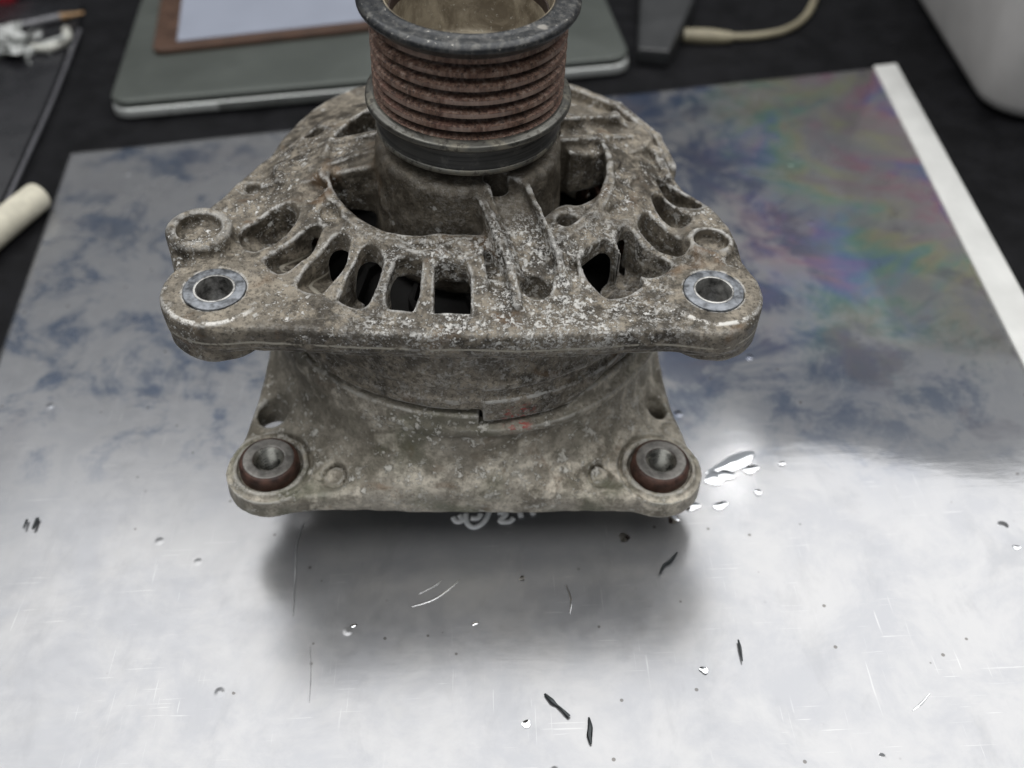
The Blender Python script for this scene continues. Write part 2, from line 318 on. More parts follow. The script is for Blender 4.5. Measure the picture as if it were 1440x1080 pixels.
# ------------------------------------------------------------------ signed-distance casting
def chaikin(p, it=2):
    p = np.array(p, float)
    for _ in range(it):
        q = np.roll(p, -1, 0); p = np.stack([0.75*p+0.25*q, 0.25*p+0.75*q], 1).reshape(-1, 2)
    return p
def smin(a, b, k):
    h = np.maximum(k-np.abs(a-b), 0)/k; return np.minimum(a, b)-h*h*k*0.25
def smax(a, b, k):
    h = np.maximum(k-np.abs(a-b), 0)/k; return np.maximum(a, b)+h*h*k*0.25
class Cast:
    def __init__(s, x0, x1, y0, y1, z0, z1, h):
        s.h = h; s.o = np.array([x0, y0, z0], float)
        s.X = np.arange(x0, x1, h, dtype=np.float32)[:, None, None]; s.Y = np.arange(y0, y1, h, dtype=np.float32)[None, :, None]
        s.Z = np.arange(z0, z1, h, dtype=np.float32)[None, None, :]
        s.D = np.full((s.X.size, s.Y.size, s.Z.size), 50, np.float32)
        s.R = np.hypot(s.X, s.Y)
    def poly(s, pts, sm=2):
        p = chaikin(pts, sm) if sm else np.array(pts, float)
        x, y = s.X[:, :, 0], s.Y[:, :, 0]; d = np.full((s.X.size, s.Y.size), 1e9, np.float32); sg = np.ones_like(d)
        for a, b in zip(p, np.roll(p, -1, 0)):
            e = b-a; wx, wy = x-a[0], y-a[1]; L = e@e+1e-12
            t = np.clip((wx*e[0]+wy*e[1])/L, 0, 1); d = np.minimum(d, (wx-e[0]*t)**2+(wy-e[1]*t)**2)
            c1 = y >= a[1]; c2 = y < b[1]; c3 = e[0]*wy > e[1]*wx
            fl = (c1 & c2 & c3) | (~c1 & ~c2 & ~c3); sg = np.where(fl, -sg, sg)
        return (sg*np.sqrt(d))[:, :, None].astype(np.float32)
    def disc(s, c, r): return np.hypot(s.X-c[0], s.Y-c[1])-r
    def seg(s, a, b, r):
        ex, ey = b[0]-a[0], b[1]-a[1]; t = np.clip(((s.X-a[0])*ex+(s.Y-a[1])*ey)/(ex*ex+ey*ey), 0, 1)
        return np.hypot(s.X-a[0]-ex*t, s.Y-a[1]-ey*t)-r, t
    def ext(s, d2, z0, z1, r=1.0):
        a = d2+r; b = np.maximum(z0-s.Z, s.Z-z1)+r
        return (np.minimum(np.maximum(a, b), 0)+np.hypot(np.maximum(a, 0), np.maximum(b, 0))-r).astype(np.float32)
    def add(s, d, k=1.5): s.D = smin(s.D, d.astype(np.float32), k)
    def cut(s, d, k=1.0): s.D = smax(s.D, -d.astype(np.float32), k)
    def ridge(s, pts, r, zb, zt, rr=0.8, k=1.5):       # a wall following pts, top height per point
        for (a, b, za, zc) in zip(pts[:-1], pts[1:], zt[:-1], zt[1:]):
            d2, t = s.seg(a, b, r); top = za+(zc-za)*t
            A = d2+rr; B = np.maximum(zb-s.Z, s.Z-top)+rr
            s.add(np.minimum(np.maximum(A, B), 0)+np.hypot(np.maximum(A, 0), np.maximum(B, 0))-rr, k)
    def mesh(s, name, rough=0.12):
        D = s.D; D[[0, -1]] = 5; D[:, [0, -1]] = 5; D[:, :, [0, -1]] = 5
        I = D < 0; n = np.zeros(tuple(k-1 for k in D.shape), np.int8)
        cs = [(a, b, c) for a in (0, 1) for b in (0, 1) for c in (0, 1)]
        sl = lambda a, b, c: tuple(slice(o, (m-1)+o) for o, m in zip((a, b, c), D.shape))
        for c in cs: n += I[sl(*c)]
        ac = np.argwhere((n > 0) & (n < 8)); val = {c: D[ac[:, 0]+c[0], ac[:, 1]+c[1], ac[:, 2]+c[2]] for c in cs}
        acc = np.zeros((len(ac), 3)); cnt = np.zeros(len(ac))
        for c in cs:
            for ax in range(3):
                if c[ax]: continue
                e = list(c); e[ax] = 1; e = tuple(e); u, v = val[c], val[e]; m = (u < 0) != (v < 0)
                t = np.where(m, u/np.where(m, u-v, 1), 0); p = np.tile(np.array(c, float), (len(ac), 1)); p[:, ax] += t
                acc[m] += p[m]; cnt[m] += 1
        V = (ac+acc/cnt[:, None])*s.h+s.o
        ix = np.full(n.shape, -1, np.int32); ix[tuple(ac.T)] = np.arange(len(ac)); Q = []
        for ax in range(3):
            o1, o2 = [(1, 2), (2, 0), (0, 1)][ax]
            a = [slice(None)]*3; b = [slice(None)]*3; a[ax] = slice(0, -1); b[ax] = slice(1, None)
            A, B = I[tuple(a)], I[tuple(b)]; g = np.argwhere(A != B); inside = A[tuple(g.T)]
            def cell(d1, d2):
                q = g.copy(); q[:, o1] -= d1; q[:, o2] -= d2; return ix[tuple(q.T)]
            q = np.stack([cell(1, 1), cell(0, 1), cell(0, 0), cell(1, 0)], 1)
            q[~inside] = q[~inside][:, ::-1]; Q.append(q)
        Q = np.concatenate(Q); r2 = np.random.default_rng(5); dv = np.zeros(len(V))
        for _ in range(26):                             # low cast waviness, in the metal itself
            k = r2.normal(size=3); k /= np.linalg.norm(k); f = r2.uniform(0.25, 1.6); dv += np.sin(V@k*f+r2.uniform(0, 6.3))/f**0.5
        nv = np.zeros_like(V); fn = np.cross(V[Q[:, 2]]-V[Q[:, 0]], V[Q[:, 3]]-V[Q[:, 1]])
        for j in range(4): np.add.at(nv, Q[:, j], fn)
        nv /= np.linalg.norm(nv, axis=1)[:, None]+1e-9
        return from_np(name, V+nv*(dv/8*rough)[:, None], Q)

# ================================================================== ALTERNATOR
alt = empty('alternator'); alt.matrix_world = ALT_M
tag(alt, 'worn car alternator standing upright on the silver sheet, ribbed rusty pulley on top', 'alternator')

# ---- front bracket (drive-end casting)
ZT = -56.0
def ztop(x, y):                                                    # the crown rises from the ears to the inner ring
    r = np.hypot(x, y); return ZT+6.5*np.clip((57-r)/17.0, 0, 1)
def onto(px, py, dz=0.0):                                          # first meeting of a view line with the crown
    for z in np.arange(-44, -62, -0.1):
        q = al(px, py, z)
        if z <= ztop(*q)+dz: return q
    return q
def ons(pts, dz=0.0): return [onto(x, y, dz) for x, y in pts]
c = Cast(-80, 80, -68, 72, -90, -36, 0.5)
front = [(236,448),(262,459),(300,464),(345,460),(400,462),(470,466),(560,470),(650,472),(740,472),(830,469),(900,465),
         (945,463),(985,469),(1020,471),(1052,461),(1070,441),(1076,412),(1066,388),(1046,368),(1038,345),(1030,322),(1012,300),(988,274),(958,254)]
back = [(946,226),(940,208),(922,184),(890,158),(850,134),(800,116),(740,106),(650,102),(560,106),(500,114),(455,134),(420,160),(394,190),(380,218),(352,246)]
left = [(322,268),(292,292),(262,310),(246,340),(244,362),(246,382),(234,396),(225,418),(228,436)]
outline = als(front, ZT)+als(back, -60)+als(left, ZT)
d2 = c.poly(outline, 2)
zt = ztop(c.X, c.Y)
slope = zt-np.maximum(c.R-50, 0)*0.38*np.clip((c.Y+4)/20, 0, 1)
top = smax(d2, (c.Z-slope).astype(np.float32), 2.2)
c.D = smax(top, (-63.2-c.Z).astype(np.float32), 0.8)              # crowned plate
c.add(c.ext(d2+0.8, -65.0, -61, 1.0), 0.25)                       # second tier below the parting line
EL, ER = al(302, 409, ZT), al(1003, 411, ZT)
for e_ in (EL, ER): c.add(c.ext(c.disc(e_, 12.6), -69.0, -61, 2.0), 0.4)
for e_, rr in ((EL, 12.9), (ER, 12.3)): c.add(c.ext(c.disc(e_, rr), -62, ZT+0.5, 0.8), 0.8)
SL, SR = al(279, 318, -51), al(1000, 333, -52.5)
c.add(c.ext(c.disc(SL, 8.4), -68, -51, 1.5), 2.5)
c.add(c.ext(c.disc(SR, 6.4), -68, -53.6, 1.5), 3.0)
c.add(c.ext(np.abs(c.R-38.6)-1.5, -60, -48.6, 0.8), 1.0)          # lip round the inner opening
# skirt, with its locating tab
c.add(c.ext(c.R-57.0, -86.0, -60, 0.8), 2.0)
c.add(smax(c.ext(c.R-57.8, -90.5, -76, 0.6), (np.maximum(7.5-c.X, c.X-30-(c.Z+90.5)*1.6)+np.maximum(c.Y, 0)).astype(np.float32), 1.0), 1.0)
c.cut(smax(c.ext(c.R-60, -82, -78, 0.5), -(c.R-56.4), 0.4), 0.4)
# hollow inside
c.cut(c.ext(c.R-54.0, -99, -66.5, 2.0), 1.0); c.cut(c.ext(c.R-47.0, -99, -56.5, 2.0), 1.0)
# vent recesses: outline, through window
vents = [
 ([(337,335),(335,327),(350,317),(382,295),(407,283),(421,295),(417,308),(410,320),(395,335),(370,347),(357,354),(342,347)], [(403,292),(420,297),(411,319),(399,328)]),
 ([(370,365),(385,355),(410,340),(430,323),(444,315),(454,320),(449,330),(442,348),(435,358),(417,370),(395,386),(380,378)], [(430,322),(450,327),(442,351),(434,358),(435,340)]),
 ([(415,400),(430,375),(455,352),(467,335),(480,327),(492,335),(490,352),(485,370),(475,387),(460,402),(447,412),(430,410)], [(468,345),(479,342),(491,350),(482,376),(472,392),(469,370)]),
 ([(475,422),(480,410),(490,387),(500,370),(507,352),(522,341),(538,355),(538,372),(528,405),(516,431),(497,432)], [(510,366),(522,363),(540,370),(533,400),(516,434),(511,405)]),
 ([(542,422),(545,400),(557,367),(575,360),(592,365),(592,387),(590,410),(580,435),(547,433)], [(561,376),(594,375),(593,408),(583,440),(558,438)]),
 ([(611,438),(612,376),(620,369),(655,371),(661,385),(661,439)], [(615,384),(662,384),(662,444),(614,442)]),
 ([(816,362),(825,352),(842,340),(852,336),(864,343),(872,358),(895,380),(906,396),(896,408),(862,421),(845,411),(830,396),(820,380)], [(815,362),(827,354),(847,346),(851,372),(842,400),(830,396),(819,377)]),
 ([(865,334),(877,316),(892,326),(902,345),(927,360),(946,371),(935,383),(915,391),(895,381),(875,358)], [(863,334),(880,325),(881,364),(870,352)]),
 ([(895,312),(907,294),(920,309),(935,320),(955,335),(971,350),(957,360),(940,356),(920,346),(905,331)], [(892,310),(905,302),(910,324),(899,324)]),
 ([(915,278),(925,268),(940,285),(955,295),(976,305),(961,319),(945,319),(928,306)], None),
 ([(921,245),(940,252),(965,268),(992,286),(978,294),(945,286),(932,270)], None)]
for i, (rec, win) in enumerate(vents):
    P = ons(rec); d = c.poly(P, 0 if i in (4, 5) else 1)-0.15
    cc = np.mean(P, 0); rc = math.hypot(*cc); ux, uy = cc/rc
    radial = (c.X*ux+c.Y*uy)-rc
    fl = -63.0+np.clip(radial*0.5, -1.0, 4.0)
    if i in (3, 4, 5): fl = fl*0-64.5
    if i in (6, 7, 8): fl = fl-1.6
    c.cut(smax(d, (fl-c.Z).astype(np.float32), 1.0), 0.7)
    if win: c.cut(smax(c.ext(c.poly(als(win, -60.0), 0), -80, -30, 0.4), d, 0.4), 0.5)
# blind pockets
for pts, dep in (([(445,292),(470,285),(481,300),(475,317),(457,313)], 2.8), ([(418,262),(447,251),(464,262),(447,276),(430,285)], 2.0),
                 ([(567,342),(612,339),(616,353),(578,353)], 1.8), ([(628,344),(662,340),(676,358),(655,364),(632,356)], 1.2),
                 ([(343,262),(363,254),(375,263),(350,274)], 3.0), ([(858,240),(880,225),(892,245),(878,262)], 1.2),
                 ([(676,346),(700,352),(722,432),(692,436),(686,390)], 2.2), ([(800,352),(812,362),(815,400),(806,420)], 1.6), ([(802,340),(815,345),(806,372),(798,362)], 0.9), ([(850,290),(880,282),(892,300),(868,310)], 1.6),
                 ([(885,252),(905,250),(908,264),(892,268)], 1.2), ([(870,205),(900,202),(912,216),(886,220)], 1.6)):
    P = ons(pts); d = c.poly(P, 1); zc = float(ztop(*np.mean(P, 0)))
    c.cut(smax(d, (zc-dep-c.Z).astype(np.float32), 1.0), 1.2)
# inner annulus: opening all round the hub, spokes put back afterwards
ring_in = als([(468,262),(483,285),(500,301),(520,314),(550,325),(585,329),(612,325),(640,326),(676,328),(720,325),(765,304),(780,290),(797,284),(815,287),(836,277),
               (847,262),(853,240),(853,218),(840,196),(800,172),(740,150),(650,146),(560,152),(500,160),(474,186),(462,200),(462,240)], -49.3)
c.cut(c.ext(c.poly(ring_in, 2), -80, -30, 1.0), 1.0)
hub = c.ext(c.R-(24.9+np.clip((-44-c.Z)*0.05, 0, 2.0)), -74, -39.8, 2.6); c.add(hub, 1.0)
def spoke(pts, z0, za, zb, k=2.0):                                # sloping spoke floor
    d = c.poly(pts, 1); t = np.clip((c.R-26)/20, 0, 1); top = za+(zb-za)*t
    c.add(smax(d, np.maximum(z0-c.Z, c.Z-top).astype(np.float32), 1.2), k)
# spoke front right: a channel between two walls
spoke([al(672,262,-44), al(738,262,-44), al(796,392,-52), al(722,415,-53)], -64, -43.0, -53.5)
LW = [(667,258,-40.5), (689,300,-43.0), (705,336,-45.6), (719,372,-48.8), (728,426,-53.0)]
RW = [(739,256,-40.5), (755,292,-43.0), (768,322,-45.4), (783,352,-48.4), (798,400,-53.0)]
for W_ in (LW, RW): c.ridge([al(*p) for p in W_], 1.15, -62, [p[2] for p in W_], 0.6, 1.0)
chan = c.poly([al(679,262,-44), al(692,296,-47), al(710,334,-50), al(726,372,-53), al(737,425,-57), al(773,425,-57), al(781,392,-56), al(768,352,-52), al(752,318,-49), al(731,270,-44)], 1)
c.cut(smax(chan, ((-43.2-np.clip((c.R-24)*0.52, 0, 14.0))-c.Z).astype(np.float32), 1.0), 1.0)
c.ridge([al(727,380,-54), al(780,372,-53)], 0.6, -60, [-53.6, -53.2], 0.4, 1.0)
# spoke left
spoke([al(380,214,-50), al(530,186,-47), al(545,246,-49), al(478,246,-50), al(388,252,-50)], -62, -46.5, -52.0)
for W_ in ([(372,258,-54.0), (440,236,-49.2), (500,215,-46.2), (545,203,-44.5)], [(418,206,-54.0), (470,196,-49.0), (535,183,-44.5)]):
    c.ridge([al(*p) for p in W_], 1.25, -62, [p[2] for p in W_], 0.7, 1.3)
# spoke right rear
spoke([al(790,160,-47), al(900,158,-52), al(925,205,-54), al(852,218,-51), al(785,216,-47)], -62, -46.5, -53)
for W_ in ([(790,163,-44.5), (866,160,-49.2), (893,182,-53), (915,200,-55.5)], [(785,193,-44.0), (850,190,-48.4), (896,188,-52.4), (925,212,-54.8), (938,244,-55.5)], [(800,118,-55.5), (870,146,-57.6), (925,190,-58.5), (946,232,-58)]):
    c.ridge([al(*p) for p in W_], 1.25, -62, [p[2] for p in W_], 0.7, 1.3)
spoke([(-8, 20), (8, 20), (10, 56), (-10, 56)], -64, -46, -54)
# drilled and cored holes
for (px, py, z, r, z0) in ((443,191,-54.5,3.1,-70),(797,312,-50.5,2.7,-80),(753,413,-56,4.0,-60.5),(279,318,-51,5.6,-54.0),(1001,333,-53.3,4.6,-57.5)):
    c.cut(c.ext(c.disc(al(px, py, z), r), z0, -36, 0.3), 0.9)
c.cut(c.ext(c.disc(al(697, 257, -41.5), 3.0), -50, -30, 0.2), 0.4)
for e_ in (EL, ER): c.cut(c.ext(c.disc(e_, 7.6), -80, -50, 0.1), 0.3)
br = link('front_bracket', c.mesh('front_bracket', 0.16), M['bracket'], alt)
# pressed-in bushings of the mounting ears
for e_ in (EL, ER):
    lathe('bushing', rprof([(4.45, -55.4), (4.9, -55.2), (7.6, -55.2), (7.6, -68.6), (4.45, -68.6)], 0.3), M['bushing'], br, e_, 96)
    lathe('bore_liner', [(4.44, -56.0), (4.46, -56.0), (4.46, -68.4), (4.44, -68.4)], M['bright'], br, e_, 96)
    lathe('bore_chamfer', rprof([(4.25, -56.6), (4.5, -55.05), (5.1, -55.05), (5.1, -56.6)], 0.15), M['bright'], br, e_, 96)

# ---- rear housing with its mounting flange
c = Cast(-76, 76, -76, 66, -124, -84, 0.55)
zf = -112.0
fo = als([(322,668),(326,648),(344,604),(366,556),(384,508)], zf)+[(-46, 36), (-30, 52), (30, 52), (50, 40)]+als([(916,506),(940,566),(962,604),(977,640),(980,668),(968,694),(935,706),(900,705),(800,701),(700,697),(640,696),(560,697),(460,701),(380,708),(350,703),(330,688)], zf)
d2 = c.poly(fo, 2)
c.D = c.ext(d2, -119.0, zf, 2.2)
body = c.ext(c.R-57.6-np.clip((-90-c.Z)*0.12, -1, 3), -121, -86.9, 1.0)
c.add(body, 17.0)
c.D = smax(c.D, c.ext(d2-0.6, -121, -84, 2.0), 3.0)
# lip along the step under the front bracket
c.cut(c.ext(c.R-57.4, -87.8, -80, 0.2), 0.4)
c.D = smax(c.D, (c.Z+86.6).astype(np.float32), 0.6)
c.add(c.ext(np.abs(c.R-(59.0+0.05*np.clip(30-c.X, 0, 40)*-1))-1.1, -94.5, -92.0, 0.6), 1.6)
c.cut(smax(c.ext(c.R-58.5, -91.3, -80, 0.3), (np.maximum(6.8-c.X, c.X-30.7-(c.Z+90.5)*1.6)+np.maximum(c.Y, 0)).astype(np.float32), 0.4), 0.4)
TL, TR = al(378,648,-109), al(929,650,-109)
for t_ in (TL, TR):
    c.add(c.ext(c.disc(t_, 12.2), -119, -111.6, 0.8), 1.5); c.add(c.ext(c.disc(t_, 10.2), -119, -110.9, 0.6), 0.6); c.cut(c.ext(c.disc(t_, 8.9), -112.2, -80, 0.2), 0.6)
    c.cut(c.ext(c.disc(t_, 6.4), -130, -80, 0.1), 0.3); c.cut(c.ext(np.abs(c.disc(t_, 11.2))-0.45, -112.4, -100, 0.2), 0.8)
for (px, py, r) in ((386,582,4.7),(922,578,3.0)): c.cut(c.ext(c.disc(al(px, py, zf+1), r), -130, -70, 0.2), 1.2)
for (px, py, r, dp) in ((471,673,3.2,0.05),(843,672,3.0,0.3),(941,606,2.2,0.2)):
    q = al(px, py, zf); c.cut(c.ext(np.abs(c.disc(q, r))-0.3, zf-dp, -100, 0.1), 0.6)
c.cut(c.ext(c.R-50, -130, -90, 1.0), 0.5)
rear = link('rear_housing', c.mesh('rear_housing', 0.16), M['rear'], alt)
for t_ in (TL, TR):
    tb = lathe('threaded_bushing', rprof([(4.0, -108.0), (7.4, -108.0), (8.2, -109.0), (8.3, -113), (6.2, -113.0), (6.2, -121), (4.0, -121)], 0.5), M['rust_ring'], rear, t_, 96)
    lathe('bushing_face', rprof([(3.9, -108.6), (4.4, -107.8), (6.9, -107.8), (7.2, -108.4), (7.2, -108.9), (3.9, -108.9)], 0.25), M['collar'], rear, t_, 80)
    th = []
    for k in range(9): th += [(3.95, -108.3-k*1.25), (3.35, -108.9-k*1.25)]
    th += [(3.95, -120), (4.3, -120), (4.3, -108)]
    lathe('thread', th, M['steel_thread'], rear, t_, 64, sharp=10)
# ---- inside: stator ring, rotor with fan blades, shaft; black rear cover
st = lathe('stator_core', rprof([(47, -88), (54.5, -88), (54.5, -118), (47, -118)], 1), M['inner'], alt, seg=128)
for k in range(36):
    a = k*math.tau/36; r = 49.5
    pts = [(r*math.cos(a-.06), r*math.sin(a-.06), -90), (r*math.cos(a-.05), r*math.sin(a-.05), -79), ((r+1)*math.cos(a+.03), (r+1)*math.sin(a+.03), -76.5), ((r+1)*math.cos(a+.1), (r+1)*math.sin(a+.1), -80), ((r+1)*math.cos(a+.11), (r+1)*math.sin(a+.11), -90)]
    tube('winding', pts, [1.6]*5, M['copper'], st, 8, 4)
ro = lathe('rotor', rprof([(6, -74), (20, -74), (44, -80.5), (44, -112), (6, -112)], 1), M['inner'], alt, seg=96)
for k in range(11):
    a = k*math.tau/11+0.15
    P = [(r*math.cos(a+tw), r*math.sin(a+tw)) for r, tw in ((24, 0), (32, 0.10), (43, 0.36), (42.3, 0.41), (31.5, 0.15), (24, 0.05))]
    prism('fan_blade', P, -80, -73.0, M['inner'], ro)
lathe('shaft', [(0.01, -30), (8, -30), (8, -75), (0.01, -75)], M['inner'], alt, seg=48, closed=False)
lathe('rear_cover', rprof([(0.5, -117), (48, -117), (50, -120), (49, -131), (45, -133.5), (0.5, -133.5)], 1.2), M['cover'], alt, seg=128)

# ---- pulley
prof = [(24.3, -4.4)]
z = -5.0
for k in range(6):
    prof += [(24.25, z+0.2), (24.3, z-0.7), (22.0, z-1.75), (21.9, z-2.0), (24.15, z-3.05)]
    z -= 3.5
zb_ = z
prof += [(23.9, z), (23.6, z-0.8), (19, z-0.8), (19, -4.4)]
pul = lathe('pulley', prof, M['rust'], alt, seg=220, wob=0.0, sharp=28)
lathe('pulley_rim', rprof([(20.6, -0.4), (21.6, 0.35), (23.2, 0.0), (25.9, -0.1), (26.9, -1.0), (26.9, -2.0), (25.2, -3.6), (24.0, -4.8), (20.6, -4.8)], 0.5, 4), M['black_steel'], pul, seg=220)
lathe('pulley_bore', rprof([(20.8, -0.6), (20.9, -24), (0.5, -24), (0.5, -22.0), (12, -21.5), (16.5, -18.5), (18.2, -12), (19.6, -3.5), (20.3, -0.5)], 0.8, 4), M['bore'], pul, seg=160)
lathe('lower_flange', rprof([(20, zb_), (23.8, zb_+0.3), (24.6, zb_+0.4), (26.3, zb_-0.2), (26.5, zb_-1.4), (25.2, zb_-2.4), (23.6, zb_-2.7), (20, zb_-2.7)], 0.35, 3), M['drum'], pul, seg=200)
lathe('pulley_base', rprof([(20, -26), (23.3, -26), (23.0, -30.5), (23.6, -33.3), (24.0, -34.6), (23.8, -35.8), (22.0, -36.6), (12, -36.8), (12, -26)], 0.5, 4), M['base_steel'], pul, seg=200)

lathe('base_lip', rprof([(22, -34.3), (23.9, -34.3), (24.25, -35.0), (24.0, -36.0), (22.0, -36.6)], 0.3, 3), M['drum'], pul, seg=200)

# ================================================================== TABLE AND SHEET
tb = prism('table', [(-900, -500), (1000, -500), (1000, 1100), (-900, 1100)], -25, 0, simple('black_table_laminate', (0.007, 0.007, 0.008), 0.6, 0, 0.4, 60, 0.0001, 0.1), None)
tag(tb, kind='structure')

def film():
    t = NT('silver_film')
    px = t.n('ShaderNodeSeparateXYZ'); t.l(t.P, px.inputs[0]); X, Y = px.outputs['X'], px.outputs['Y']
    n1 = t.noise(13, 5, 0.62, 0.9); n2 = t.noise(42, 6, 0.7, 0.35); fine = t.noise(190, 4, 0.6, 0.3)
    base = t.mix(t.step(n2, 0.35, 0.65), (0.315, 0.32, 0.335), (0.37, 0.37, 0.375))
    back = t.step(t.math('ADD', Y, t.math('MULTIPLY', n1, 0.05)), -0.045, 0.03)                     # interference colours kept to the back half of the film
    blue = t.math('MULTIPLY', t.step(t.math('ADD', t.math('MULTIPLY', n1, 0.3), t.math('MULTIPLY', n2, 0.7)), 0.47, 0.61), back)
    c = t.mix(t.math('MULTIPLY', blue, 0.85), base, (0.080, 0.112, 0.175))
    nv = t.math('MULTIPLY', t.step(X, 0.02, 0.05), t.step(X, 0.12, 0.15, 1, 0.2)); nv = t.math('MULTIPLY', nv, t.step(Y, -0.035, 0.02))
    nv = t.math('MULTIPLY', nv, t.step(t.noise(26, 6, 0.68, 0.5, t.mapv((1, 1, 1), (7, 3, 0))), 0.45, 0.57)); c = t.mix(t.math('MULTIPLY', nv, 0.8), c, (0.060, 0.085, 0.155))
    dk = t.math('MULTIPLY', t.step(X, -0.02, 0.05, 0.25, 1), t.step(t.noise(22, 4, 0.6, 1.4, t.mapv((1,1,1), (3,1,0))), 0.54, 0.66)); dk = t.math('MULTIPLY', dk, back)
    c = t.mix(t.math('MULTIPLY', dk, 0.6), c, (0.15, 0.14, 0.17))
    # rainbow swirls along the right-hand side
    wv = t.math('ADD', t.math('MULTIPLY', X, 9.0), t.math('MULTIPLY', n1, 2.6)); wv = t.math('ADD', wv, t.math('MULTIPLY', Y, 1.2))
    hue = t.math('FRACT', wv)
    rb = t.ramp(hue, (0.0, (0.34, 0.30, 0.30)), (0.18, (0.42, 0.22, 0.28)), (0.34, (0.24, 0.20, 0.42)), (0.5, (0.16, 0.26, 0.42)), (0.66, (0.20, 0.36, 0.28)), (0.82, (0.38, 0.38, 0.24)), (1.0, (0.34, 0.30, 0.30)))
    rm = t.math('MULTIPLY', t.step(X, 0.085, 0.15), t.step(Y, -0.02, 0.06)); rm = t.math('MULTIPLY', rm, t.step(n2, 0.38, 0.56, 0.15, 0.75))
    c = t.mix(rm, c, rb)
    sc1 = t.noise(1.0, 2, 0.5, 0.2, t.mapv((60, 1500, 60), rot=(0, 0, 0.5))); sc2 = t.noise(1.0, 2, 0.5, 0.2, t.mapv((1300, 50, 60), rot=(0, 0, 0.25)))
    scm = t.math('MULTIPLY', t.math('MAXIMUM', t.step(sc1, 0.66, 0.72), t.step(sc2, 0.67, 0.73)), t.step(t.noise(30, 3, 0.6), 0.45, 0.6))
    c = t.mix(t.math('MULTIPLY', scm, 0.5), c, (0.50, 0.50, 0.50))
    c = t.mix(t.step(t.noise(55, 5, 0.7, 0.3, t.mapv((1, 0.5, 1), (5, 2, 0), (0, 0, -0.6))), 0.52, 0.68, 0, 0.25), c, (0.22, 0.225, 0.235))
    # specks of dirt
    v = t.vor(260); cell = t.vor(260, out='Color'); sc = t.n('ShaderNodeSeparateColor'); t.l(cell, sc.inputs[0])
    spk = t.math('MULTIPLY', t.step(v, 0.10, 0.16, 1, 0), t.step(sc.outputs[0], 0.91, 0.93))
    c = t.mix(t.math('MULTIPLY', spk, 0.7), c, (0.07, 0.06, 0.05))
    v2 = t.vor(120); cell2 = t.vor(120, out='Color'); sc2 = t.n('ShaderNodeSeparateColor'); t.l(cell2, sc2.inputs[0])
    dent = t.math('MULTIPLY', t.step(v2, 0.0, 0.22, 1, 0), t.step(sc2.outputs[1], 0.93, 0.95))
    h1 = t.bump(t.noise(12, 2, 0.5, 0.4), 0.0008, 0.18)
    h2 = t.bump(t.noise(70, 3, 0.6, 1.2), 0.0002, 0.08, h1)
    h3 = t.bump(dent, 0.0005, 0.6, h2)
    h4 = t.bump(t.noise(1.0, 3, 0.6, 0.5, t.mapv((40, 260, 40), rot=(0,0,0.7))), 0.0001, 0.12, h3)
    scuffed = t.math('MULTIPLY', t.step(X, 0.055, 0.10, 1, 0), t.step(fine, 0.3, 0.7, 0.85, 1.1))   # left part of the film is duller
    return t.fin(c, t.math('ADD', t.math('MULTIPLY', scuffed, 0.17), 0.085), 0.70, h4)
M['film'] = film()
Q = [at(100, 218), at(1230, 98), at(1440, 468), at(0, 505)]
TLs, TRs = Q[0], Q[1]; ur = (at(1433, 502)-TRs).normalized(); ul = (Q[3]-TLs).normalized()
BR_, BL_ = TRs+ur*440, TLs+ul*440
sh = empty('silver_sheet', (0, 0, 0)); tag(sh, 'large silver plastic film sheet with blue and rainbow stains lying under the alternator', 'sheet')
N = 220; u, v = np.meshgrid(np.linspace(0, 1, N), np.linspace(0, 1, N), indexing='ij')
A_, B_, Cc, Dd = (np.array(p) for p in (TLs, TRs, BR_, BL_))
V = ((1-u)*(1-v))[..., None]*A_+(u*(1-v))[..., None]*B_+(u*v)[..., None]*Cc+((1-u)*v)[..., None]*Dd
V[..., 2] = 0.9+0.16*np.sin(V[..., 0]/31+1.3*np.sin(V[..., 1]/47))*np.sin(V[..., 1]/39+1)+0.1*np.sin(V[..., 0]/13+V[..., 1]/17)
i, j = np.meshgrid(np.arange(N-1), np.arange(N-1), indexing='ij'); i = i.ravel(); j = j.ravel()
fo_ = link('film', from_np('film', V.reshape(-1, 3), np.stack([i*N+j, i*N+j+1, (i+1)*N+j+1, (i+1)*N+j], 1)), M['film'], sh)
md = fo_.modifiers.new('thickness', 'SOLIDIFY'); md.thickness = 0.0004; md.offset = -1
nrm = Vector((ur.y, -ur.x, 0)); nrm = nrm if nrm.x > 0 else -nrm
strip = [TRs-nrm*1, TRs+nrm*10.5+Vector((0, 2, 0)), BR_+nrm*13, BR_-nrm*1]
prism('binding_strip', [(p.x, p.y) for p in strip], 0.6, 2.2, simple('white_plastic_strip', (0.62, 0.62, 0.60), 0.4, 0, 0.08, 40), sh, 0.4)

